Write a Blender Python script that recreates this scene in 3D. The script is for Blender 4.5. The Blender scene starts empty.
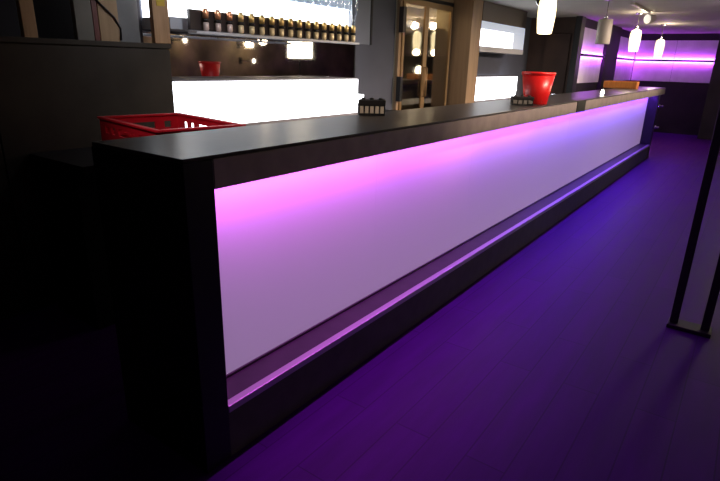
import bpy, bmesh, math, random
from mathutils import Vector, Matrix

random.seed(4)
S = bpy.context.scene
C = S.collection
PI = math.pi

# ------------------------------------------------------------------ materials
def mat(name, col, rough=0.5, metal=0.0, spec=0.5, noise=0.0, nscale=8.0, emit=None, estr=0.0, bump=0.0, coat=0.0):
    m = bpy.data.materials.new(name); m.use_nodes = True
    nt = m.node_tree; b = nt.nodes['Principled BSDF']
    b.inputs['Base Color'].default_value = (*col, 1)
    b.inputs['Roughness'].default_value = rough
    b.inputs['Metallic'].default_value = metal
    b.inputs['Specular IOR Level'].default_value = spec
    b.inputs['Coat Weight'].default_value = coat
    if emit:
        b.inputs['Emission Color'].default_value = (*emit, 1)
        b.inputs['Emission Strength'].default_value = estr
    if noise or bump:
        tc = nt.nodes.new('ShaderNodeTexCoord'); n = nt.nodes.new('ShaderNodeTexNoise')
        n.inputs['Scale'].default_value = nscale; n.inputs['Detail'].default_value = 5
        nt.links.new(tc.outputs['Object'], n.inputs['Vector'])
        if noise:
            r = nt.nodes.new('ShaderNodeValToRGB')
            r.color_ramp.elements[0].position = 0.3; r.color_ramp.elements[1].position = 0.7
            r.color_ramp.elements[0].color = (*[c * (1 - noise) for c in col], 1)
            r.color_ramp.elements[1].color = (*[min(1, c * (1 + noise)) for c in col], 1)
            nt.links.new(n.outputs['Fac'], r.inputs['Fac']); nt.links.new(r.outputs['Color'], b.inputs['Base Color'])
        if bump:
            bp = nt.nodes.new('ShaderNodeBump'); bp.inputs['Strength'].default_value = bump; bp.inputs['Distance'].default_value = 0.01
            nt.links.new(n.outputs['Fac'], bp.inputs['Height']); nt.links.new(bp.outputs['Normal'], b.inputs['Normal'])
    return m

def wood(name, c0, c1, rough=0.45, scale=3.0, spec=0.4):
    m = mat(name, c0, rough, spec=spec); nt = m.node_tree; b = nt.nodes['Principled BSDF']
    tc = nt.nodes.new('ShaderNodeTexCoord'); mp = nt.nodes.new('ShaderNodeMapping'); w = nt.nodes.new('ShaderNodeTexNoise')
    mp.inputs['Scale'].default_value = (scale * 4, scale * 4, scale * 0.3)
    w.inputs['Scale'].default_value = 3; w.inputs['Detail'].default_value = 6
    r = nt.nodes.new('ShaderNodeValToRGB')
    r.color_ramp.elements[0].color = (*c0, 1); r.color_ramp.elements[1].color = (*c1, 1)
    r.color_ramp.elements[0].position = .35; r.color_ramp.elements[1].position = .65
    L = nt.links.new
    L(tc.outputs['Object'], mp.inputs['Vector']); L(mp.outputs['Vector'], w.inputs['Vector'])
    L(w.outputs['Fac'], r.inputs['Fac']); L(r.outputs['Color'], b.inputs['Base Color'])
    return m

def emissive(name, col, strength, base=(0.8, 0.8, 0.8)):
    return mat(name, base, 0.5, emit=col, estr=strength)

def glass(name, tint, gloss=0.12, rough=0.02):
    m = bpy.data.materials.new(name); m.use_nodes = True; nt = m.node_tree
    for n in list(nt.nodes): nt.nodes.remove(n)
    o = nt.nodes.new('ShaderNodeOutputMaterial'); t = nt.nodes.new('ShaderNodeBsdfTransparent')
    g = nt.nodes.new('ShaderNodeBsdfGlossy'); mx = nt.nodes.new('ShaderNodeMixShader')
    t.inputs['Color'].default_value = (*tint, 1); g.inputs['Roughness'].default_value = rough
    mx.inputs['Fac'].default_value = gloss
    L = nt.links.new
    L(t.outputs[0], mx.inputs[1]); L(g.outputs[0], mx.inputs[2]); L(mx.outputs[0], o.inputs['Surface'])
    return m

# laminate boards running along the room
def floor_mat():
    m = mat('floor_boards', (0.1, 0.05, 0.08), 0.55, spec=0.12); nt = m.node_tree; b = nt.nodes['Principled BSDF']
    L = nt.links.new
    tc = nt.nodes.new('ShaderNodeTexCoord'); mp = nt.nodes.new('ShaderNodeMapping')
    mp.inputs['Rotation'].default_value = (0, 0, PI / 2)
    br = nt.nodes.new('ShaderNodeTexBrick')
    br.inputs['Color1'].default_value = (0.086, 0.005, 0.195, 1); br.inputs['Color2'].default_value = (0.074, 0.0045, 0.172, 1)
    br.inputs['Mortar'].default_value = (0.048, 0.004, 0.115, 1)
    br.inputs['Scale'].default_value = 1; br.inputs['Brick Width'].default_value = 1.2; br.inputs['Row Height'].default_value = 0.16
    br.inputs['Mortar Size'].default_value = 0.003; br.offset = 0.37
    n = nt.nodes.new('ShaderNodeTexNoise'); n.inputs['Scale'].default_value = 2.5; n.inputs['Detail'].default_value = 8
    mp2 = nt.nodes.new('ShaderNodeMapping'); mp2.inputs['Scale'].default_value = (6, 0.8, 1)
    mx = nt.nodes.new('ShaderNodeMixRGB'); mx.blend_type = 'MULTIPLY'; mx.inputs['Fac'].default_value = 0.6
    L(tc.outputs['Object'], mp.inputs['Vector']); L(mp.outputs['Vector'], br.inputs['Vector'])
    L(tc.outputs['Object'], mp2.inputs['Vector']); L(mp2.outputs['Vector'], n.inputs['Vector'])
    L(br.outputs['Color'], mx.inputs['Color1']); L(n.outputs['Fac'], mx.inputs['Color2'])
    L(mx.outputs['Color'], b.inputs['Base Color'])
    mr = nt.nodes.new('ShaderNodeMapRange'); mr.inputs['To Min'].default_value = 0.42; mr.inputs['To Max'].default_value = 0.62
    L(n.outputs['Fac'], mr.inputs['Value']); L(mr.outputs['Result'], b.inputs['Roughness'])
    return m

M = dict(
    floor=floor_mat(),
    ceiling=mat('ceiling_paint', (0.42, 0.40, 0.38), 0.8, noise=.06, nscale=2, spec=.1),
    darkwall=mat('dark_wall_paint', (0.030, 0.026, 0.030), 0.7, noise=.2, nscale=3, spec=.15),
    greywall=mat('grey_wall_paint', (0.075, 0.082, 0.11), 0.6, noise=.08, nscale=3, spec=.2),
    brownwall=mat('brown_wall_paint', (0.075, 0.045, 0.035), 0.6, noise=.2, nscale=3, spec=.2),
    tanwall=wood('tan_wood_veneer', (0.25, 0.165, 0.095), (0.31, 0.205, 0.12), .55, 2),
    panelwhite=mat('white_wall_panel', (0.75, 0.73, 0.75), 0.5, noise=.08, nscale=5, spec=.2),
    bar=mat('black_bar_laminate', (0.014, 0.013, 0.017), 0.42, noise=.2, nscale=20, spec=.3),
    fascia=mat('brown_edge', (0.40, 0.325, 0.30), 0.5, noise=.15, nscale=9, spec=.4),
    top=mat('dark_counter_top', (0.050, 0.044, 0.046), 0.30, noise=.2, nscale=14, spec=.5, bump=.02),
    plinth=mat('charcoal_plinth', (0.085, 0.08, 0.07), 0.55, noise=.15, nscale=12, spec=.25),
    ledge=mat('dark_ledge', (0.050, 0.040, 0.048), 0.45, noise=.15, nscale=12, spec=.3),
    trim=mat('brushed_aluminium', (0.55, 0.52, 0.55), 0.4, metal=.6),
    chrome=mat('chrome', (0.8, 0.8, 0.82), 0.15, metal=1),
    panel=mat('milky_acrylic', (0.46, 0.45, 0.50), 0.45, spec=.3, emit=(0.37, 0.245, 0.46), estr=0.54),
    cab=mat('dark_stained_cabinet', (0.040, 0.033, 0.027), 0.55, noise=.2, nscale=5, spec=.25),
    black=mat('black_plastic', (0.012, 0.012, 0.013), 0.45, spec=.4),
    blackmetal=mat('black_powder_coat', (0.008, 0.008, 0.010), 0.5, spec=.3),
    red_crate=mat('red_crate_plastic', (0.52, 0.010, 0.028), 0.4, noise=.1, nscale=10),
    red=mat('red_bucket_plastic', (0.72, 0.012, 0.012), 0.35, spec=.5),
    mirror=mat('mirror_glass', (0.42, 0.41, 0.43), 0.03, metal=1),
    lightbox=emissive('white_light_box', (0.90, 0.94, 1.0), 4.5),
    lightdim=mat('milky_blue_acrylic', (0.62, 0.68, 0.78), 0.4, emit=(0.62, 0.76, 1.0), estr=.42),
    shelf=mat('grey_shelf_board', (0.24, 0.23, 0.25), 0.45, spec=.3),
    shelf_glow=mat('glow_lit_shelf', (0.50, 0.51, 0.55), 0.45, spec=.3),  # paler copy of the shelf grey, light box glow put into the colour
    rail=mat('dark_rail', (0.035, 0.025, 0.024), 0.4, spec=.4),
    copper=mat('copper', (0.75, 0.36, 0.20), 0.3, metal=.8),
    brass=mat('brass', (0.85, 0.62, 0.25), 0.3, metal=.8),
    palebrass=mat('pale_gold_measure', (0.80, 0.68, 0.42), .35, .3),
    palecopper=mat('pale_pink_measure', (0.62, 0.50, 0.46), .35, .3),
    measure=glass('smoky_measure', (0.85, 0.70, 0.45), .25, .1),
    bottle=glass('clear_bottle_glass', (0.86, 0.90, 0.93), .15),
    pane=glass('fridge_pane', (0.75, 0.72, 0.64), .42, .04),
    screen=glass('dark_screen_glass', (0.55, 0.52, 0.6), .06, .05),
    fridge_in=mat('fridge_interior', (0.36, 0.33, 0.26), 0.6),
    gold=mat('bronze_frame', (0.30, 0.19, 0.09), 0.4, metal=.5),
    pend=emissive('lit_pendant_glass', (1.0, 0.80, 0.42), 2.0, (0.9, 0.85, 0.75)),
    pend_off=mat('unlit_pendant_glass', (0.50, 0.46, 0.42), 0.45),
    flood=emissive('floodlight_lens', (1.0, 0.86, 0.56), 14),
    candle=emissive('candle_glow', (1.0, 0.95, 0.80), 14),
    purple=emissive('purple_led', (0.62, 0.16, 1.0), 7),
    orange=wood('orange_wood', (0.48, 0.15, 0.025), (0.58, 0.20, 0.035), .5, 5),
    cream=mat('cream_paper', (0.62, 0.56, 0.45), 0.7),
    tan=wood('pale_timber', (0.36, 0.21, 0.11), (0.46, 0.28, 0.15), .6, 4),
    tan2=wood('tan_board', (0.34, 0.22, 0.12), (0.42, 0.28, 0.16), .6, 3),
    greyboard=mat('grey_board', (0.16, 0.15, 0.13), 0.7, noise=.2, nscale=4),
    greyboard2=mat('cool_grey_board', (0.19, 0.19, 0.19), 0.7, noise=.2, nscale=4),
    redpost=mat('dark_red_paint', (0.12, 0.022, 0.018), 0.5),
    yellow=mat('yellow_paper', (0.55, 0.36, 0.04), 0.7),
    glow=emissive('sconce_glass', (1.0, 0.86, 0.62), 14),
)

# ------------------------------------------------------------------ helpers
def add_box(bm, x0, x1, y0, y1, z0, z1, bev=0.0, seg=2):
    r = bmesh.ops.create_cube(bm, size=1)
    vs = r['verts']
    for v in vs:
        v.co = Vector((x0 + (v.co.x + .5) * (x1 - x0), y0 + (v.co.y + .5) * (y1 - y0), z0 + (v.co.z + .5) * (z1 - z0)))
    if bev:
        es = list({e for v in vs for e in v.link_edges})
        bmesh.ops.bevel(bm, geom=es, offset=bev, segments=seg, affect='EDGES', profile=.5)

def add_lathe(bm, prof, cx=0, cy=0, n=24, cap=True):
    rings = []
    for r, z in prof:
        rings.append([bm.verts.new((cx + r * math.cos(2 * PI * k / n), cy + r * math.sin(2 * PI * k / n), z)) for k in range(n)])
    for a, b in zip(rings, rings[1:]):
        for k in range(n):
            f = bm.faces.new((a[k], a[(k + 1) % n], b[(k + 1) % n], b[k])); f.smooth = True
    if cap:
        bm.faces.new(list(reversed(rings[0]))); bm.faces.new(rings[-1])

def add_tube(bm, pts, r, n=8):
    rings = []
    pts = [Vector(p) for p in pts]
    for i, p in enumerate(pts):
        d = (pts[min(i + 1, len(pts) - 1)] - pts[max(i - 1, 0)]).normalized()
        a = d.orthogonal().normalized() if i == 0 else (prev - d * prev.dot(d)).normalized()
        prev = a; b = d.cross(a)
        rings.append([bm.verts.new(p + r * (a * math.cos(2 * PI * k / n) + b * math.sin(2 * PI * k / n))) for k in range(n)])
    for A, B in zip(rings, rings[1:]):
        for k in range(n):
            f = bm.faces.new((A[k], A[(k + 1) % n], B[(k + 1) % n], B[k])); f.smooth = True
    bm.faces.new(list(reversed(rings[0]))); bm.faces.new(rings[-1])

def obj(name, bm, m, parent=None, loc=None):
    bmesh.ops.recalc_face_normals(bm, faces=bm.faces)
    me = bpy.data.meshes.new(name); bm.to_mesh(me); bm.free()
    me.materials.append(m)
    o = bpy.data.objects.new(name, me); C.objects.link(o)
    if parent: o.parent = parent
    if loc: o.location = loc
    return o

def boxes(name, lst, m, parent=None, bev=0.0):
    bm = bmesh.new()
    for b in lst: add_box(bm, *b, bev=bev)
    return obj(name, bm, m, parent)

def empty(name, loc=(0, 0, 0), rz=0.0):
    o = bpy.data.objects.new(name, None); C.objects.link(o)
    o.location = loc; o.rotation_euler = (0, 0, rz); o.empty_display_size = .1
    return o

def tag(o, label, cat, group=None, kind=None):
    o['label'] = label; o['category'] = cat
    if group: o['group'] = group
    if kind: o['kind'] = kind
    return o

def struct(name, lst, m, bev=0.0, label=None):
    o = boxes(name, lst, m, None, bev); o['kind'] = 'structure'
    if label: o['label'] = label
    return o

def copy_tree(o, parent=None):
    c = o.copy(); C.objects.link(c)
    if parent: c.parent = parent
    for ch in list(o.children): copy_tree(ch, c)
    return c

# ------------------------------------------------------------------ the setting
CEIL = 2.26
struct('floor', [(-4.2, 4.0, -3.0, 15.2, -.1, 0)], M['floor'], label='dark purple lit wooden floor')
struct('ceiling', [(-4.2, 4.0, -3.0, 15.2, CEIL, CEIL + .1)], M['ceiling'], label='low grey ceiling')
struct('wall_left', [(-3.62, -3.52, -3.0, 9.95, 0, CEIL)], M['greywall'], label='grey wall behind the back bar')
struct('wall_return', [(-3.62, -2.72, 9.95, 10.05, 0, CEIL)], M['brownwall'], label='dark brown return wall beyond the back bar')
struct('wall_alcove', [(-2.77, -2.67, 10.05, 15.1, 0, CEIL)], M['darkwall'], label='dark side wall carrying the lit panels')
struct('wall_far', [(-2.77, 4.0, 15.0, 15.1, 0, CEIL)], M['darkwall'], label='dark far wall below the purple panel')
struct('wall_right', [(3.9, 4.0, -3.0, 15.1, 0, CEIL)], mat('warm_brown_wall', (.22, .16, .10), .7, noise=.5, nscale=2), label='dark wall on the right')
struct('wall_back', [(-3.62, 4.0, -3.0, -2.9, 0, CEIL)], M['darkwall'], label='dark wall behind the viewer')
struct('wall_pillar', [(-3.52, -3.2, 6.84, 7.14, 0, CEIL)], M['tanwall'], .006, label='tan wood pillar between fridge and second light box')
struct('wall_corner', [(-2.72, -2.62, 9.80, 10.04, 0, CEIL)], M['blackmetal'], .006, label='black post where the back bar wall ends')
struct('wall_column', [(-2.67, -2.59, 11.72, 12.78, 0, CEIL)], M['darkwall'], .006, label='dark column between the purple lit panels')
struct('wall_far_right', [(-0.94, -0.55, 14.3, 15.0, 0, CEIL)], M['darkwall'], .006, label='dark pier closing the far purple panel')
# dark door in the return wall
d = struct('door_1', [(-3.22, -2.80, 9.92, 9.95, 0, 2.0)], M['brownwall'], .004, label='dark brown door beyond the back bar')
h = boxes('door_handle', [(-2.90, -2.88, 9.885, 9.90, .98, 1.0), (-2.99, -2.88, 9.875, 9.89, .98, 1.0), (-2.90, -2.88, 9.89, 9.922, .98, 1.0)], M['chrome'], d)

# purple lit panels: white boards with a dark rail holding an LED on its top and bottom
def led_panel(name, axis, a0, a1, face, label, n_joint):
    e = empty(name, (0, 0, 0)); tag(e, label, 'wall panel', 'purple lit wall panels')
    z0, z1, zr = 1.19, 2.11, 1.665
    def bx(u0, u1, d0, d1, za, zb):
        return (face + d0, face + d1, u0, u1, za, zb) if axis == 'y' else (u0, u1, face - d1, face - d0, za, zb)
    step = (a1 - a0) / n_joint
    boxes('board', [bx(a0 + k * step + .003, a0 + (k + 1) * step - .003, 0.001, .02, z0, z1) for k in range(n_joint)], M['panelwhite'], e, .002)
    boxes('rail', [bx(a0, a1, .02, .075, zr - .022, zr + .022)], M['blackmetal'], e, .003)
    boxes('led_strip', [bx(a0 + .02, a1 - .02, .021, .036, zr + .0225, zr + .031)], M['purple'], e)
    boxes('led_strip', [bx(a0 + .02, a1 - .02, .021, .036, zr - .031, zr - .0225)], M['purple'], e)
    mid = (a0 + a1) / 2; ln = a1 - a0 - .04
    for s in (1, -1):
        l = bpy.data.lights.new('panel_led', 'AREA'); l.shape = 'RECTANGLE'; l.size = ln; l.size_y = .02
        l.energy = 4.6 * ln; l.color = (0.50, 0.06, 1.0)
        lo = bpy.data.objects.new('panel_led_light', l); C.objects.link(lo)
        dd = .055; z = zr + s * .04
        tl = 1.5 if s > 0 else .8
        n = Vector((-tl, 0, s)) if axis == 'y' else Vector((0, tl, s))   # emitted direction: along the wall, leaning into it
        lo.location = (face + dd, mid, z) if axis == 'y' else (mid, face - dd, z)
        zax = -n.normalized(); xax = Vector((0, 1, 0)) if axis == 'y' else Vector((1, 0, 0)); yax = zax.cross(xax)
        lo.rotation_euler = Matrix((xax, yax, zax)).transposed().to_euler()
    return e
led_panel('wall_light_panel', 'y', 10.06, 11.71, -2.67, 'purple lit wall panel left of the dark column', 2)
led_panel('wall_light_panel', 'y', 12.80, 14.97, -2.67, 'narrow purple lit wall panel between dark column and corner', 2)
led_panel('wall_light_panel', 'x', -2.64, -0.95, 15.0, 'wide purple lit wall panel on the far wall', 2)

# ------------------------------------------------------------------ the bar counter
XF, XB, Y0, Y1, TOP = -1.35, -1.868, 0.966, 10.95, 1.16
bar = empty('bar_counter', ((XF + XB) / 2, 5.9, 0))
tag(bar, 'long dark bar counter with purple lit white front panels', 'bar counter')
def bpart(name, lst, m, bev=0.0, parent=None):
    o = boxes(name, lst, m, None, bev)
    o.parent = parent or bar
    o.matrix_parent_inverse = bar.matrix_world.inverted() if False else Matrix.Translation(-bar.location)
    return o
bpart('countertop', [(XB, XF - .004, Y0 + .004, Y1 - .004, TOP - .012, TOP)], M['top'], .002)
fas = bpart('fascia', [(XF - .03, XF, Y0 + .115, Y1, 1.05, TOP - .0125)], M['fascia'], .002)
bpart('top_core', [(XB + .01, XF - .0305, Y0 + .12, Y1 - .01, 1.06, TOP - .0125)], M['bar'])
bpart('end_panel', [(XB, XF, Y0, Y0 + .114, 0, TOP - .0125)], M['bar'], .003)
bpart('end_panel', [(XB, XF, 10.38, 10.50, 0, 1.0495)], M['bar'], .003)
bpart('dark_strip', [(XF - .002, XF + .006, 5.29, 5.58, 1.052, TOP - .004)], M['blackmetal'], .001)  # dark strip set across the fascia
bpart('back_carcass', [(XB + .03, -1.575, Y0 + .115, 10.379, .02, 1.05)], M['bar'])
# eight milky panels side by side
nP = 8; pa, pb = Y0 + .115, 10.379; st = (pb - pa) / nP
pan0 = None
for k in range(nP):
    if pan0 is None:
        pan0 = bpart('front_panel', [(-1.53, -1.51, pa + .0002, pa + st - .0002, .232, 1.045)], M['panel']); p = pan0
    else:
        p = pan0.copy(); C.objects.link(p); p.location.y += k * st
bpart('ledge', [(-1.57, XF - .0365, pa, pb, .200, .226)], M['ledge'], .002)
bpart('edge_trim', [(XF - .036, XF, pa, pb, .198, .228)], M['trim'], .003)
bpart('panel_trim', [(-1.5095, -1.50, pa, pb, .2265, .238)], M['ledge'], .001)
bpart('plinth', [(-1.57, XF - .004, pa, pb, 0, .1975)], M['plinth'], .002)
hk = bmesh.new()
add_lathe(hk, [(.03, 0), (.034, .01), (.03, .03), (.018, .045), (.022, .07), (.012, .085)], n=16)
for v in hk.verts: v.co = Vector((v.co.z, v.co.x, v.co.y))
hook = obj('hook', hk, M['chrome'], bar); hook.matrix_parent_inverse = Matrix.Translation(-bar.location)
hook.location = (XF + .0, 10.44, .87)
hook2 = hook.copy(); C.objects.link(hook2); hook2.location = (XF, 10.44, .52)
# the LED strip under the overhang
bpart('led_strip', [(-1.45, -1.438, pa + .02, pb - .02, 1.041, 1.0495)], mat('bar_led_strip', (.8, .8, .8), emit=(.75, .25, 1), estr=4))
cols = [(0.80, 0.10, 0.95), (0.68, 0.08, 1.0), (0.38, 0.045, 1.0), (0.20, 0.025, 1.0), (0.15, 0.02, 1.0), (0.15, 0.02, 1.0), (0.15, 0.02, 1.0), (0.18, 0.025, 1.0)]
for k in range(nP):
    for nm, en, tilt in (('near', 3.2, .55), ('down', 3.6, .12)):
        l = bpy.data.lights.new('bar_led', 'AREA'); l.shape = 'RECTANGLE'; l.size = st; l.size_y = .012
        l.energy = en * st / 1.16 * (1, 1, 1.1, 1.4, 1.6, 1.6, 1.5, 1.4)[k]; l.color = cols[k]
        lo = bpy.data.objects.new('bar_led_light', l); C.objects.link(lo)
        lo.location = (-1.425, pa + (k + .5) * st, 1.038)
        n = Vector((-tilt, 0, -1)).normalized(); zax = -n; xax = Vector((0, 1, 0)); yax = zax.cross(xax)
        lo.rotation_euler = Matrix((xax, yax, zax)).transposed().to_euler()

# ------------------------------------------------------------------ back bar
# dark cupboard on the left
cb = empty('cupboard', (-3.3, .6, 0)); tag(cb, 'dark stained cupboard behind the bar, left of the light boxes', 'cupboard')
def cpart(name, lst, m, bev=0.0):
    o = boxes(name, lst, m, cb, bev); o.matrix_parent_inverse = Matrix.Translation(-cb.location); return o
cpart('carcass', [(-3.515, -3.222, -1.0, 2.272, 0, 1.50)], M['cab'], .003)
cpart('cupboard_top', [(-3.518, -3.195, -1.0, 2.277, 1.5005, 1.53)], M['cab'], .003)
for k in range(3):
    o = cpart('door', [(-3.2215, -3.203, -1.0 + k * 1.09 + .004, -1.0 + (k + 1) * 1.09 - .004, .1, 1.495)], M['cab'], .002)

struct('trim_3', [(-3.519, -3.50, -2.9, 2.27, 1.531, CEIL - .001)], M['darkwall'], label='black back panel above the dark cupboard')
# things stood on the cupboard, against the wall
def stood(name, y0, y1, m, label, cat, x0=-3.33, x1=-3.29, z1=2.2):
    o = boxes(name, [(x0, x1, y0, y1, 1.531, z1)], m, None, .003); return tag(o, label, cat)
stood('timber_post', 1.421, 1.493, M['tan'], 'narrow tan timber post standing alone on dark cupboard', 'post', z1=2.24)
stood('grey_board', 1.712, 1.815, M['greyboard'], 'dull grey board on cupboard, left of the dark red post', 'board')
stood('red_post', 1.818, 1.850, M['redpost'], 'thin dark red post between grey board and tan board', 'post', z1=2.24)
tb = stood('tan_board', 1.853, 1.980, M['tan2'], 'tan board with dark cord across it on cupboard', 'board')
bm = bmesh.new(); add_tube(bm, [(-3.284, 1.84, 1.765), (-3.280, 1.89, 1.72), (-3.283, 1.95, 1.67), (-3.285, 1.985, 1.61), (-3.285, 1.98, 1.54)], .006)
tag(obj('cord', bm, M['black']), 'dark cord hanging across the tan board', 'cord')
stood('grey_board', 1.984, 2.130, M['greyboard2'], 'cool grey board on cupboard, right of the tan board', 'board', -3.35, -3.31)
tb2 = stood('timber_board', 2.16, 2.275, M['tan'], 'tan timber board with yellow paper beside the light boxes', 'board', -3.235, -3.195, 2.24)
boxes('yellow_note', [(-3.1945, -3.192, 2.19, 2.25, 1.755, 1.87)], M['yellow'], tb2)

# mirror
mr = empty('mirror', (-3.515, 3.87, 1.45)); tag(mr, 'long mirror between upper and lower light boxes reflecting lamps', 'mirror')
o = boxes('mirror_glass', [(-3.519, -3.512, 2.28, 4.72, 1.0, 1.62)], M['mirror'], mr); o.matrix_parent_inverse = Matrix.Translation(-mr.location)
o = boxes('mirror_edge', [(-3.519, -3.508, 4.7205, 4.735, 1.0, 1.62)], M['blackmetal'], mr); o.matrix_parent_inverse = Matrix.Translation(-mr.location)

def light_box(y0, y1, label, stub):
    e = empty('light_box', (-3.36, (y0 + y1) / 2, .95)); tag(e, label, 'light box', 'lower white light boxes')
    inv = Matrix.Translation(-e.location)
    for nm, b, m in (('lit_front', (-3.50, -3.20, y0, y1, .975, 1.29), M['lightbox']),
                     ('base_board', (-3.505, -3.195, y0 - .005, y1 + .005, .93, .9745), M['shelf']),
                     ('top_board', (-3.505, -3.205, y0, y1, 1.2905, 1.302), M['shelf']),
                     ('end_stub', (-3.42, -3.24, y1 + .0005, y1 + stub, 1.06, 1.14), M['lightbox'])):
        o = boxes(nm, [b], m, e, .002 if nm != 'lit_front' else 0); o.matrix_parent_inverse = inv
    return e
light_box(2.285, 4.37, 'long glowing white light box under the spirit bottles', .16)
light_box(7.145, 8.70, 'shorter glowing white light box beyond the tan pillar', .12)

wk = boxes('back_worktop', [(-3.515, -2.75, -1.0, 10.25, .89, .925)], M['shelf'], None, .003); 
# worktop sits in front of the cupboard and under the light boxes
bpy.data.objects.remove(wk)
wk = boxes('back_worktop', [(-3.19, -2.62, 1.3, 9.75, .885, .925), (-3.51, -3.1905, 2.29, 5.42, .885, .925), (-3.51, -3.1905, 7.146, 9.75, .885, .925)], M['bar'])
tag(wk, 'dark worktop of the back bar below the light boxes', 'worktop')
bc = boxes('base_cabinet', [(-3.15, -2.70, 1.3, 9.75, 0, .8845)], M['bar'], None, .003)
tag(bc, 'dark base cabinet under the back bar worktop', 'cabinet')

def upper_box(y0, y1, ylit, label, ztop):
    e = empty('upper_light_box', (-3.36, (y0 + y1) / 2, 1.7)); tag(e, label, 'light box', 'upper light boxes')
    inv = Matrix.Translation(-e.location)
    for nm, b, m in (('lit_front', (-3.50, -3.20, y0, ylit, 1.70, ztop), M['lightbox']),
                     ('dim_front', (-3.50, -3.20, ylit + .001, y1, 1.70, ztop), M['lightdim']),
                     ('dim_top', (-3.50, -3.20, y0, y1, ztop + .001, ztop + .10), M['lightdim']),
                     ('shelf_board', (-3.51, -3.195, y0 - .005, y1, 1.625, 1.6995), M['shelf_glow']),
                     ('header', (-3.51, -3.195, y0 - .005, y1, ztop + .101, CEIL - .001), M['rail'])):
        o = boxes(nm, [b], m, e, .002 if 'board' in nm else 0); o.matrix_parent_inverse = inv
    return e
upper_box(2.285, 4.25, 4.20, 'upper white light box behind the hanging spirit bottles', 1.90)
upper_box(7.145, 8.80, 8.33, 'upper light box beyond the tan pillar, right end dimmer', 1.915)

# grey wall panels between mirror and fridge
wp = struct('wall_panel', [(-3.519, -3.505, 4.26, 4.985, 1.625, CEIL)], mat('pale_grey_panel', (.135, .155, .20), .5), .003, label='pale grey wall panel right of the upper light box')
wp = struct('trim_1', [(-3.519, -3.50, 4.99, 5.02, 1.625, CEIL)], M['blackmetal'], 0, label='thin black joint in the grey wall')

# optics rail with inverted bottles
rl = boxes('optics_rail', [(-3.135, -3.105, 2.37, 4.17, 1.625, 1.75)], M['rail'], None, .003)
for y in (2.6, 3.25, 3.9): boxes('bracket', [(-3.1945, -3.1355, y - .015, y + .015, 1.64, 1.67)], M['rail'], rl)
boxes('drip_tray', [(-3.135, -3.045, 2.37, 4.17, 1.600, 1.6165)], M['shelf_glow'], rl, .003)
tag(rl, 'dark rail holding the row of inverted spirit bottles', 'rail')
def ord_(k):
    return ['first', 'second', 'third', 'fourth', 'fifth', 'sixth', 'seventh', 'eighth', 'ninth', 'tenth', 'eleventh', 'twelfth', 'thirteenth', 'fourteenth', 'fifteenth', 'sixteenth', 'last'][k]
def spirit(metal):
    e = empty('spirit_bottle', (0, 0, 0))
    bm = bmesh.new(); add_lathe(bm, [(.012, .0065), (.014, .05), (.018, .075), (.034, .115), (.036, .13), (.036, .29), (.030, .305), (.006, .308)], n=16)
    obj('bottle_body', bm, M['bottle'], e)
    bm = bmesh.new(); add_lathe(bm, [(.015, -.055), (.019, -.05), (.020, -.008), (.016, -.002), (.0155, .004), (.0135, .006)], n=16)
    obj('collar', bm, M[metal], e)
    bm = bmesh.new(); add_lathe(bm, [(.012, -.075), (.023, -.072), (.023, -.058), (.012, -.0555)], n=16)
    obj('valve_ring', bm, M['black'], e)
    bm = bmesh.new(); add_lathe(bm, [(.006, -.135), (.014, -.13), (.019, -.12), (.019, -.08), (.012, -.0755)], n=16)
    obj('measure', bm, M['pale' + metal], e)
    return e
pr = {'copper': spirit('copper'), 'brass': spirit('brass')}
used = set()
for k in range(17):
    m = 'copper' if k < 3 else 'brass'
    e = pr[m] if m not in used else copy_tree(pr[m]); used.add(m)
    e.location = (-3.078, 2.475 + .1025 * k, 1.752)
    side = 'copper-collared' if k < 3 else 'brass-collared'
    if k == 16: lb = 'last clear inverted spirit bottle, at the right end of the rail'
    elif k == 0: lb = 'copper-collared inverted spirit bottle at the left end of the rail'
    else: lb = '%s inverted spirit bottle, %s from the left end of the rail' % (side, ord_(k))
    tag(e, lb, 'bottle', 'inverted spirit bottles on the rail')

# glass-door fridge
fr = empty('display_fridge', (-3.5, 6.15, 0)); tag(fr, 'tall glass-door fridge with black frame in the back bar', 'fridge')
finv = Matrix.Translation(-fr.location)
def fpart(name, lst, m, bev=0.0, parent=fr):
    o = boxes(name, lst, m, None, bev); o.parent = parent
    if parent is fr: o.matrix_parent_inverse = finv
    return o
FY0, FY1, FZ = 5.50, 6.82, 2.17
fpart('carcass', [(-4.00, -3.98, FY0, FY1, .1, FZ), (-3.98, -3.50, FY0, FY0 + .02, .1, FZ), (-3.98, -3.50, FY1 - .02, FY1, .1, FZ),
                  (-3.98, -3.50, FY0 + .02, FY1 - .02, .1, .12), (-3.98, -3.50, FY0 + .02, FY1 - .02, FZ - .02, FZ)], M['fridge_in'])
fpart('frame', [(-3.51, -3.465, FY1 - .035, FY1, .1, FZ), (-3.51, -3.465, FY0, FY1, FZ + .0005, FZ + .035)], M['blackmetal'], .003)
fpart('side_trim', [(-3.51, -3.462, FY0, FY0 + .05, .1, FZ)], M['tanwall'], .003)
for z in (.5, .85, 1.2, 1.55, 1.88):
    fpart('shelf', [(-3.95, -3.56, FY0 + .03, FY1 - .03, z, z + .012)], M['gold'])
fpart('kick_plate', [(-3.51, -3.47, FY0, FY1, 0, .0995)], M['blackmetal'])
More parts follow.
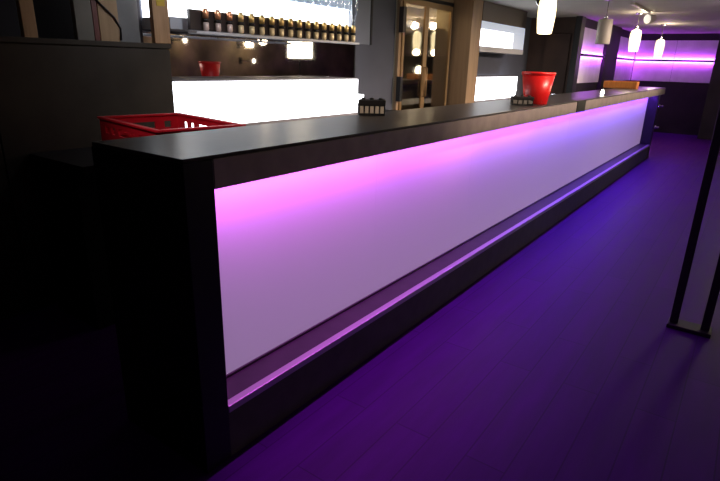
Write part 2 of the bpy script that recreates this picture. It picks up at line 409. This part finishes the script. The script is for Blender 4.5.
def fdoor(y0, y1, hinge_y, rot, handle_y, dx=0):
    bm = bmesh.new(); f = .045
    ry0, ry1 = y0 - hinge_y, y1 - hinge_y
    add_box(bm, -.02, .01, ry0, ry0 + f, .12, FZ - .01); add_box(bm, -.02, .01, ry1 - f, ry1, .12, FZ - .01)
    add_box(bm, -.02, .01, ry0 + f, ry1 - f, .12, .20); add_box(bm, -.02, .01, ry0 + f, ry1 - f, FZ - .07, FZ - .01)
    o = obj('door', bm, M['gold'], fr); o.matrix_parent_inverse = finv
    o.location = (-3.475 + dx, hinge_y, 0); o.rotation_euler = (0, 0, rot)
    boxes('pane', [(-.006, 0, ry0 + f, ry1 - f, .2, FZ - .07)], M['pane'], o)
    hy = handle_y - hinge_y
    bm = bmesh.new(); add_tube(bm, [(.011, hy, 1.05), (.04, hy, 1.06), (.04, hy, 1.4), (.011, hy, 1.41)], .007)
    obj('handle', bm, M['gold'], o)
fdoor(FY0 + .052, 6.125, FY0 + .052, .030, 6.10, .019)
fdoor(6.132, FY1 - .037, FY1 - .037, -.017, 6.155, .008)
fpart('hinge', [(-3.461, -3.40, FY0 - .02, FY0 + .045, 1.78, 2.05)], M['rail'], .004)
fpart('hinge', [(-3.461, -3.40, FY0 - .02, FY0 + .03, 1.02, 1.30)], M['black'], .004)
# hole in the left wall is not needed: the fridge is let into it; open the wall there
lw = bpy.data.objects['wall_left']
me = lw.data; me.clear_geometry()
bm = bmesh.new()
add_box(bm, -3.62, -3.52, -3.0, FY0 - .001, 0, CEIL); add_box(bm, -3.62, -3.52, FY1 + .001, 9.95, 0, CEIL)
add_box(bm, -3.62, -3.52, FY0 - .001, FY1 + .001, FZ + .036, CEIL)
bm.to_mesh(me); bm.free()
struct('trim_2', [(-3.519, -3.47, FY0, FY1, FZ + .036, CEIL - .001)], M['tanwall'], .002, label='tan board above the fridge')
fl = bpy.data.lights.new('fridge_fill', 'AREA'); fl.shape = 'RECTANGLE'; fl.size = .3; fl.size_y = 1.2; fl.energy = 12; fl.color = (1, .78, .48)  # added warm fill to brighten the fridge interior
flo = bpy.data.objects.new('fridge_fill_light', fl); C.objects.link(flo); flo.location = (-3.72, 6.16, FZ - .03)

# ------------------------------------------------------------------ things on the bar
# red bottle crate on the worktop behind the bar
cr = empty('bottle_crate', (-2.285, 1.58, .926), -.172)
tag(cr, 'dark red plastic bottle crate behind the near end of the bar', 'crate')
W_, D_, H_ = .66, .42, .222; t = .012
def wall_with_holes(bm, along, pos, L, holes, zr):
    # grid panel on the x or y side with rectangular openings between z0 and z1
    z0, z1 = zr
    def bx(a, b, za, zb):
        if along == 'x': add_box(bm, a, b, pos - t / 2, pos + t / 2, za, zb)
        else: add_box(bm, pos - t / 2, pos + t / 2, a, b, za, zb)
    bx(-L / 2, L / 2, 0, z0); bx(-L / 2, L / 2, z1, H_)
    x = -L / 2
    for a, b in holes:
        bx(x, a, z0, z1); x = b
    bx(x, L / 2, z0, z1)
bm = bmesh.new()
hl = [(-.26, -.215), (-.185, -.14), (-.10, .10), (.14, .185), (.215, .26)]
wall_with_holes(bm, 'x', D_ / 2 - t / 2, W_, hl, (H_ - .062, H_ - .028))
wall_with_holes(bm, 'x', -D_ / 2 + t / 2, W_, hl, (H_ - .062, H_ - .028))
hs = [(-.16, -.12), (-.07, .07), (.12, .16)]
wall_with_holes(bm, 'y', W_ / 2 - t / 2, D_ - 2 * t, hs, (H_ - .062, H_ - .028))
wall_with_holes(bm, 'y', -W_ / 2 + t / 2, D_ - 2 * t, hs, (H_ - .062, H_ - .028))
add_box(bm, -W_ / 2, W_ / 2, -D_ / 2, D_ / 2, 0, .012)
obj('shell', bm, M['red_crate'], cr)
bm = bmesh.new()
for s in (1, -1):
    add_box(bm, -W_ / 2 - .008, W_ / 2 + .008, s * (D_ / 2 - t / 2) - .014, s * (D_ / 2 - t / 2) + .014, H_ + .0005, H_ + .012, .003)
    add_box(bm, s * (W_ / 2 - t / 2) - .014, s * (W_ / 2 - t / 2) + .014, -D_ / 2 + .02, D_ / 2 - .02, H_ + .0005, H_ + .012, .003)
obj('rim', bm, M['red_crate'], cr)
bm = bmesh.new()
for k in range(1, 6): add_box(bm, -W_ / 2 + t + k * (W_ - 2 * t) / 6 - .003, -W_ / 2 + t + k * (W_ - 2 * t) / 6 + .003, -D_ / 2 + t, D_ / 2 - t, .013, .15)
for k in range(1, 4): add_box(bm, -W_ / 2 + t, W_ / 2 - t, -D_ / 2 + t + k * (D_ - 2 * t) / 4 - .003, -D_ / 2 + t + k * (D_ - 2 * t) / 4 + .003, .013, .148)
obj('divider', bm, M['red_crate'], cr)

# red bucket
bk = empty('bucket', (-1.475, 4.48, TOP + .0005), .3); tag(bk, 'bright red plastic bucket standing on the bar', 'bucket')
bm = bmesh.new()
prof = [(.088, 0), (.092, .004), (.128, .235)]
add_lathe(bm, prof, n=32, cap=False)
inner = [(.124, .235), (.088, .008)]
add_lathe(bm, [(.128, .235), (.124, .235), (.088, .008)], n=32, cap=False)
bmesh.ops.remove_doubles(bm, verts=bm.verts, dist=.0002)
bmesh.ops.holes_fill(bm, edges=[e for e in bm.edges if e.is_boundary])
obj('body', bm, M['red'], bk)
bm = bmesh.new(); add_lathe(bm, [(.1285, .226), (.132, .228), (.133, .246), (.130, .250), (.124, .250), (.123, .2352)], n=32, cap=False)
obj('rim', bm, M['red'], bk)
# caddies
def caddy(loc, rz, label, w, dpt, h, cells, gr):
    e = empty('bar_caddy', loc, rz); tag(e, label, 'caddy', gr)
    bm = bmesh.new()
    add_box(bm, -w / 2, w / 2, -dpt / 2, dpt / 2, 0, .012, .002)
    add_box(bm, -w / 2, w / 2, dpt / 2 - .004, dpt / 2, .0125, h * .62)
    for k in range(cells + 1):
        x = -w / 2 + .002 + k * (w - .004) / cells
        add_box(bm, x - .002, x + .002, -dpt / 2, dpt / 2 - .0045, .0125, h * .62)
    obj('tray', bm, M['black'], e)
    bm = bmesh.new()
    for k in range(cells):
        x0 = -w / 2 + .002 + k * (w - .004) / cells
        add_box(bm, x0 + .005, x0 + (w - .004) / cells - .005, -dpt / 2 - .001, dpt / 2 - .008, .0125, h * .60)
    obj('sachets', bm, M['cream' if cells == 5 else 'greyboard'], e)
    bm = bmesh.new()
    add_box(bm, -w / 2 - .003, w / 2 + .003, -dpt / 2 - .002, dpt / 2 + .002, h * .625, h, .004)
    for k in range(3): add_lathe(bm, [(.012, h - .001), (.014, h + .006), (.008, h + .011)], -w / 3 + k * w / 3, 0, 10)
    obj('lid', bm, M['black'], e)
    return e
caddy((-1.80, 2.60, TOP + .0005), .62, 'black-topped caddy with cream sachets near the long light box', .15, .09, .085, 5, 'caddies on the bar')
caddy((-1.50, 4.235, TOP + .0005), .55, 'low black caddy in front of the red bucket', .16, .08, .065, 4, 'caddies on the bar')

# orange wooden box at the far end
ob = empty('wooden_box', (-1.80, 9.50, TOP + .0005), .06); tag(ob, 'orange wooden tray box at the far end of the bar', 'box')
bm = bmesh.new()
w, dd, hh = .47, .34, .105
add_box(bm, -w / 2, w / 2, -dd / 2, dd / 2, 0, .012)
for s in (1, -1):
    add_box(bm, -w / 2, w / 2, s * dd / 2 - .008, s * dd / 2 + .008, .0125, hh, .002)
    add_box(bm, s * (w / 2 - .008) - .008, s * (w / 2 - .008) + .008, -dd / 2 + .009, dd / 2 - .009, .0125, hh, .002)
obj('tray_body', bm, M['orange'], ob)
# candle
cd = empty('tea_light', (-1.47, 6.78, TOP + .0005)); tag(cd, 'small glowing candle glass on the bar before the orange box', 'candle')
bm = bmesh.new(); add_lathe(bm, [(.022, 0), (.026, .004), (.030, .05), (.028, .05), (.024, .008), (.01, .007)], n=20)
obj('glass_cup', bm, glass('candle_cup', (.95, .93, .9), .08), cd)
bm = bmesh.new(); add_lathe(bm, [(.019, .0085), (.020, .03), (.012, .048), (.003, .062)], n=16)
obj('flame', bm, M['candle'], cd)

# ------------------------------------------------------------------ pendants above the bar
def pendant(lit, zb):
    e = empty('pendant_lamp')
    H = .315 if lit else .285
    bm = bmesh.new()
    if lit: pf = [(.056, 0), (.064, .006), (.070, .05), (.077, .13), (.079, .19), (.076, .25), (.066, .295), (.040, .312), (.02, H)]
    else: pf = [(.080, 0), (.084, .006), (.084, .275), (.078, .284), (.02, H)]
    add_lathe(bm, pf, n=28)
    obj('shade', bm, M['pend' if lit else 'pend_off'], e)
    bm = bmesh.new(); add_lathe(bm, [(.022, H + .0005), (.022, H + .035), (.012, H + .045)], n=16); obj('lamp_holder', bm, M['chrome'], e)
    t = CEIL - zb
    bm = bmesh.new(); add_tube(bm, [(0, 0, H + .0455), (0, 0, t - .027)], .004); obj('cord', bm, M['black'], e)
    bm = bmesh.new(); add_lathe(bm, [(.05, t - .0265), (.052, t - .004), (.045, t - .0005)], n=20); obj('ceiling_cup', bm, M['chrome'], e)
    return e
spec = [(True, 5.17, 'big glowing pendant lamp nearest the viewer, above the bar', 1.735),
        (False, 7.40, 'unlit grey pendant lamp above the bar', 1.735),
        (True, 9.40, 'glowing pendant lamp right of the unlit one', 1.705),
        (True, 11.85, 'farthest and smallest glowing pendant lamp', 1.675)]
for lit, y, lb, z in spec:
    e = pendant(lit, z)
    e.location = (-1.70, y, z); tag(e, lb, 'pendant lamp', 'pendant lamps above the bar')
    if lit:
        for dz, en in ((-.05, 4.0), (.42, 8.0)):
            l = bpy.data.lights.new('pendant_bulb', 'POINT'); l.energy = en; l.color = (1, .80, .55); l.shadow_soft_size = .06
            lo = bpy.data.objects.new('pendant_bulb_light', l); C.objects.link(lo); lo.location = (-1.70 + (.07 if dz > 0 else 0), y, z + dz)

# ceiling track lamp
tk = empty('track_light', (-1.55, 8.9, CEIL)); tag(tk, 'pale track light on the ceiling above the bar', 'track light')
bm = bmesh.new(); add_box(bm, -.02, .02, -.9, .35, -.03, -.001, .003); obj('track', bm, mat('pale_metal', (.55, .5, .45), .4), tk)
add_q = Vector((-3.47 + 1.55, 6.6 - 9.35, 1.9 - 2.16)).to_track_quat('Z', 'Y').to_euler()
bm = bmesh.new(); add_lathe(bm, [(.02, -.09), (.05, -.085), (.065, -.03), (.07, .03)], n=20); o = obj('spot_head', bm, M['pend_off'], tk, (0, .45, -.10)); o.rotation_euler = add_q
bm = bmesh.new(); add_lathe(bm, [(.062, .0305), (.062, .035)], n=20); o = obj('lens', bm, emissive('track_bulb', (1, .95, .85), .5), tk, (0, .45, -.10)); o.rotation_euler = add_q
bm = bmesh.new(); add_tube(bm, [(0, .33, -.031), (0, .40, -.05), (0, .43, -.07)], .008); obj('arm', bm, M['pend_off'], tk)

# ------------------------------------------------------------------ slim black frame at the right edge
fs = empty('metal_frame', (-.06, 3.44, 0)); tag(fs, 'slim black upright metal frame on the floor at the right edge', 'frame')
for x in (-.075, .085):
    bm = bmesh.new(); add_box(bm, x - .022, x + .022, -.022, .022, .0255, 2.02, .003); obj('upright', bm, M['blackmetal'], fs)
bm = bmesh.new(); add_box(bm, -.105, .12, -.06, .06, 0, .025, .004); obj('foot_plate', bm, M['blackmetal'], fs)
bm = bmesh.new(); add_box(bm, -.0965, .107, -.022, .022, 2.0205, 2.06, .003); obj('top_bar', bm, M['blackmetal'], fs)

# ------------------------------------------------------------------ lamps of the room, seen in the mirror and fridge doors
fl = empty('flood_lamp', (.5, 8.31, 0)); tag(fl, 'work floodlight on a black stand facing the bar, reflected in the mirror', 'floodlight')
tgt = Vector((-1.45, 3.9, 1.15)); src = Vector((.5, 8.31, 1.74)); dr = (tgt - src).normalized()
bm = bmesh.new(); add_tube(bm, [(0.06, .05, 0.3), (.06, .05, 1.62)], .015); obj('pole', bm, M['black'], fl)
bm = bmesh.new()
for k in range(3):
    a = 2 * PI * k / 3; add_tube(bm, [(.06, .05, .55), (.06 + .4 * math.cos(a), .05 + .4 * math.sin(a), .012)], .011)
obj('tripod', bm, M['black'], fl)
mirror_dir = (Vector((-3.51, 4.25, 1.585)) - src).normalized()
q = mirror_dir.to_track_quat('X', 'Z')
bm = bmesh.new(); add_box(bm, -.10, -.006, -.28, .28, -.29, .29, .01); o = obj('housing', bm, M['black'], fl, (0, 0, 1.74)); o.rotation_euler = q.to_euler()
bm = bmesh.new(); add_box(bm, -.005, .0, -.24, .24, -.25, .25); o = obj('lens', bm, M['flood'], fl, (0, 0, 1.74)); o.rotation_euler = q.to_euler()
sl = bpy.data.lights.new('flood_beam', 'SPOT'); sl.energy = 60; sl.color = (1, .80, .60); sl.spot_size = math.radians(44); sl.spot_blend = .9; sl.shadow_soft_size = .06
so = bpy.data.objects.new('flood_beam_light', sl); C.objects.link(so); so.location = src + dr * .08
so.rotation_euler = dr.to_track_quat('-Z', 'Y').to_euler()

def sconce(x, y, z, label, s=.65):
    e = empty('wall_sconce', (x, y, z)); tag(e, label, 'lamp', 'small lamps reflected in the mirror')
    bm = bmesh.new(); add_lathe(bm, [(.02, -.09 * s), (.05 * s, -.07 * s), (.06 * s, 0), (.05 * s, .07 * s), (.02, .09 * s)], n=20); obj('globe', bm, M['glow'], e)
    bm = bmesh.new(); add_tube(bm, [(.061 * s, 0, 0), (3.88 - x, 0, 0)], .012); obj('arm', bm, M['black'], e)
    bm = bmesh.new(); add_box(bm, 3.881 - x, 3.8995 - x, -.05, .05, -.08, .08, .004); obj('back_plate', bm, M['black'], e)
for y, z in ((7.782, 1.81), (9.77, 1.6)):
    l = bpy.data.lights.new('sconce_bulb', 'POINT'); l.energy = 14; l.color = (1, .8, .5); l.shadow_soft_size = .07
    lo = bpy.data.objects.new('sconce_bulb_light', l); C.objects.link(lo); lo.location = (3.55, y, z + .2)
sconce(3.4, 7.782, 1.81, 'small wall lamp reflected at the left end of the mirror')
sconce(3.4, 9.75, 1.781, 'small wall lamp reflected in mirror, upper of two')
sconce(3.4, 9.798, 1.406, 'small wall lamp reflected in mirror, lower of two', .55)

def table_lamp(x, y, z, label):
    e = empty('floor_lamp', (x, y, 0)); tag(e, label, 'lamp')
    bm = bmesh.new(); add_lathe(bm, [(.15, 0), (.15, .015), (.03, .03), (.015, .04)], n=24); obj('base', bm, M['black'], e)
    bm = bmesh.new(); add_tube(bm, [(0, 0, .0405), (0, 0, z - .12)], .012); obj('pole', bm, M['black'], e)
    bm = bmesh.new(); add_lathe(bm, [(.03, z - .1195), (.09, z - .09), (.12, z), (.09, z + .09), (.03, z + .12)], n=20); obj('globe', bm, M['glow'], e)
table_lamp(0, 13.0, 1.27, 'globe floor lamp reflected low in the fridge doors')
# added out-of-view fill: warm on the bar, cool over the aisle behind it
def fill_spot(x, y, tx, ty, tz, col, en, ang, blend, label, cat='ceiling spot'):
    e = empty('fill_spot', (x, y, CEIL)); tag(e, label, cat, 'added fill spots outside the view')
    d = Vector((tx - x, ty - y, tz - (CEIL - .1))).normalized(); q = d.to_track_quat('Z', 'Y').to_euler()
    bm = bmesh.new(); add_tube(bm, [(0, 0, -.001), (0, 0, -.06)], .01); obj('stem', bm, M['black'], e)
    bm = bmesh.new(); add_lathe(bm, [(.02, -.06), (.04, -.05), (.045, .04)], n=18); o = obj('head', bm, M['black'], e, (0, 0, -.10)); o.rotation_euler = q
    bm = bmesh.new(); add_lathe(bm, [(.04, .0405), (.04, .043)], n=18); o = obj('lens', bm, emissive('spot_lens', col, 6), e, (0, 0, -.10)); o.rotation_euler = q
    l = bpy.data.lights.new('spot_beam', 'SPOT'); l.energy = en; l.color = col; l.spot_size = math.radians(ang); l.spot_blend = blend; l.shadow_soft_size = .04
    lo = bpy.data.objects.new('spot_beam_light', l); C.objects.link(lo); lo.location = Vector((x, y, CEIL - .1)) + d * .06
    lo.rotation_euler = d.to_track_quat('-Z', 'Y').to_euler()
WARM = (1, .78, .62)
ll = empty('linear_fill_light', (.35, 6.6, CEIL)); tag(ll, 'added out-of-view strip light on the ceiling aimed at the bar front', 'ceiling light')  # added strip, unseen, to brighten the fascia
boxes('housing', [(-.03, .03, -3.7, 3.7, -.06, -.001)], M['blackmetal'], ll, .004)
o = boxes('diffuser', [(-.045, -.031, -3.68, 3.68, -.05, -.012)], emissive('linear_diffuser', WARM, 1.5), ll)
l = bpy.data.lights.new('linear_beam', 'AREA'); l.shape = 'RECTANGLE'; l.size = 7.3; l.size_y = .04; l.energy = 38; l.color = WARM; l.spread = math.radians(40)
lo = bpy.data.objects.new('linear_beam_light', l); C.objects.link(lo); lo.location = (.29, 6.6, CEIL - .045)
n = Vector((-1.64, 0, 1.58 - 2.21)).normalized(); zax = -n; xax = Vector((0, 1, 0)); yax = zax.cross(xax)
lo.rotation_euler = Matrix((xax, yax, zax)).transposed().to_euler()
fill_spot(-1.60, .45, -2.15, 2.2, 1.15, WARM, 60, 60, 1, 'added black fill spot over the near end of the bar', 'ceiling spot')  # added to brighten the crate, caddy and counter
COOL = (.86, .90, 1.0)
for k, (y, en) in enumerate(((2.3, 14), (4.6, 7), (6.6, 16))):
    fill_spot(-2.25, y, -3.45, y, 1.3, COOL, en, 95, 1, 'added black fill spot above the bar aisle, %s from the near end' % ord_(k))  # added cool fill for the back wall and shelves

# ------------------------------------------------------------------ ambient, camera, view
w = bpy.data.worlds.new('World'); S.world = w; w.use_nodes = True
w.node_tree.nodes['Background'].inputs['Color'].default_value = (.5, .5, .6, 1)
w.node_tree.nodes['Background'].inputs['Strength'].default_value = .01

cam = bpy.data.cameras.new('Camera'); co = bpy.data.objects.new('Camera', cam); C.objects.link(co)
cam.sensor_width = 36; cam.lens = 531 / 720 * 36; cam.clip_start = .05
R = [[0.8081894967337002, 0.20686022963809209, -0.5513969375716592], [0.5883832703060708, -0.24356032651498127, 0.7710275575956081], [0.0251965194672107, -0.9475691071061739, -0.31855599612116386]]
mw = Matrix.Identity(4)
for r in range(3):
    mw[r][0] = R[r][0]; mw[r][1] = -R[r][1]; mw[r][2] = -R[r][2]
mw[2][3] = 1.45
co.matrix_world = mw
S.camera = co
S.view_settings.view_transform = 'Standard'; S.view_settings.look = 'None'
S.view_settings.exposure = 0; S.view_settings.gamma = 1; S.view_settings.use_curve_mapping = False
S.cycles.use_denoising = True
S.cycles.max_bounces = 8; S.cycles.transparent_max_bounces = 24
S.cycles.sample_clamp_indirect = 6
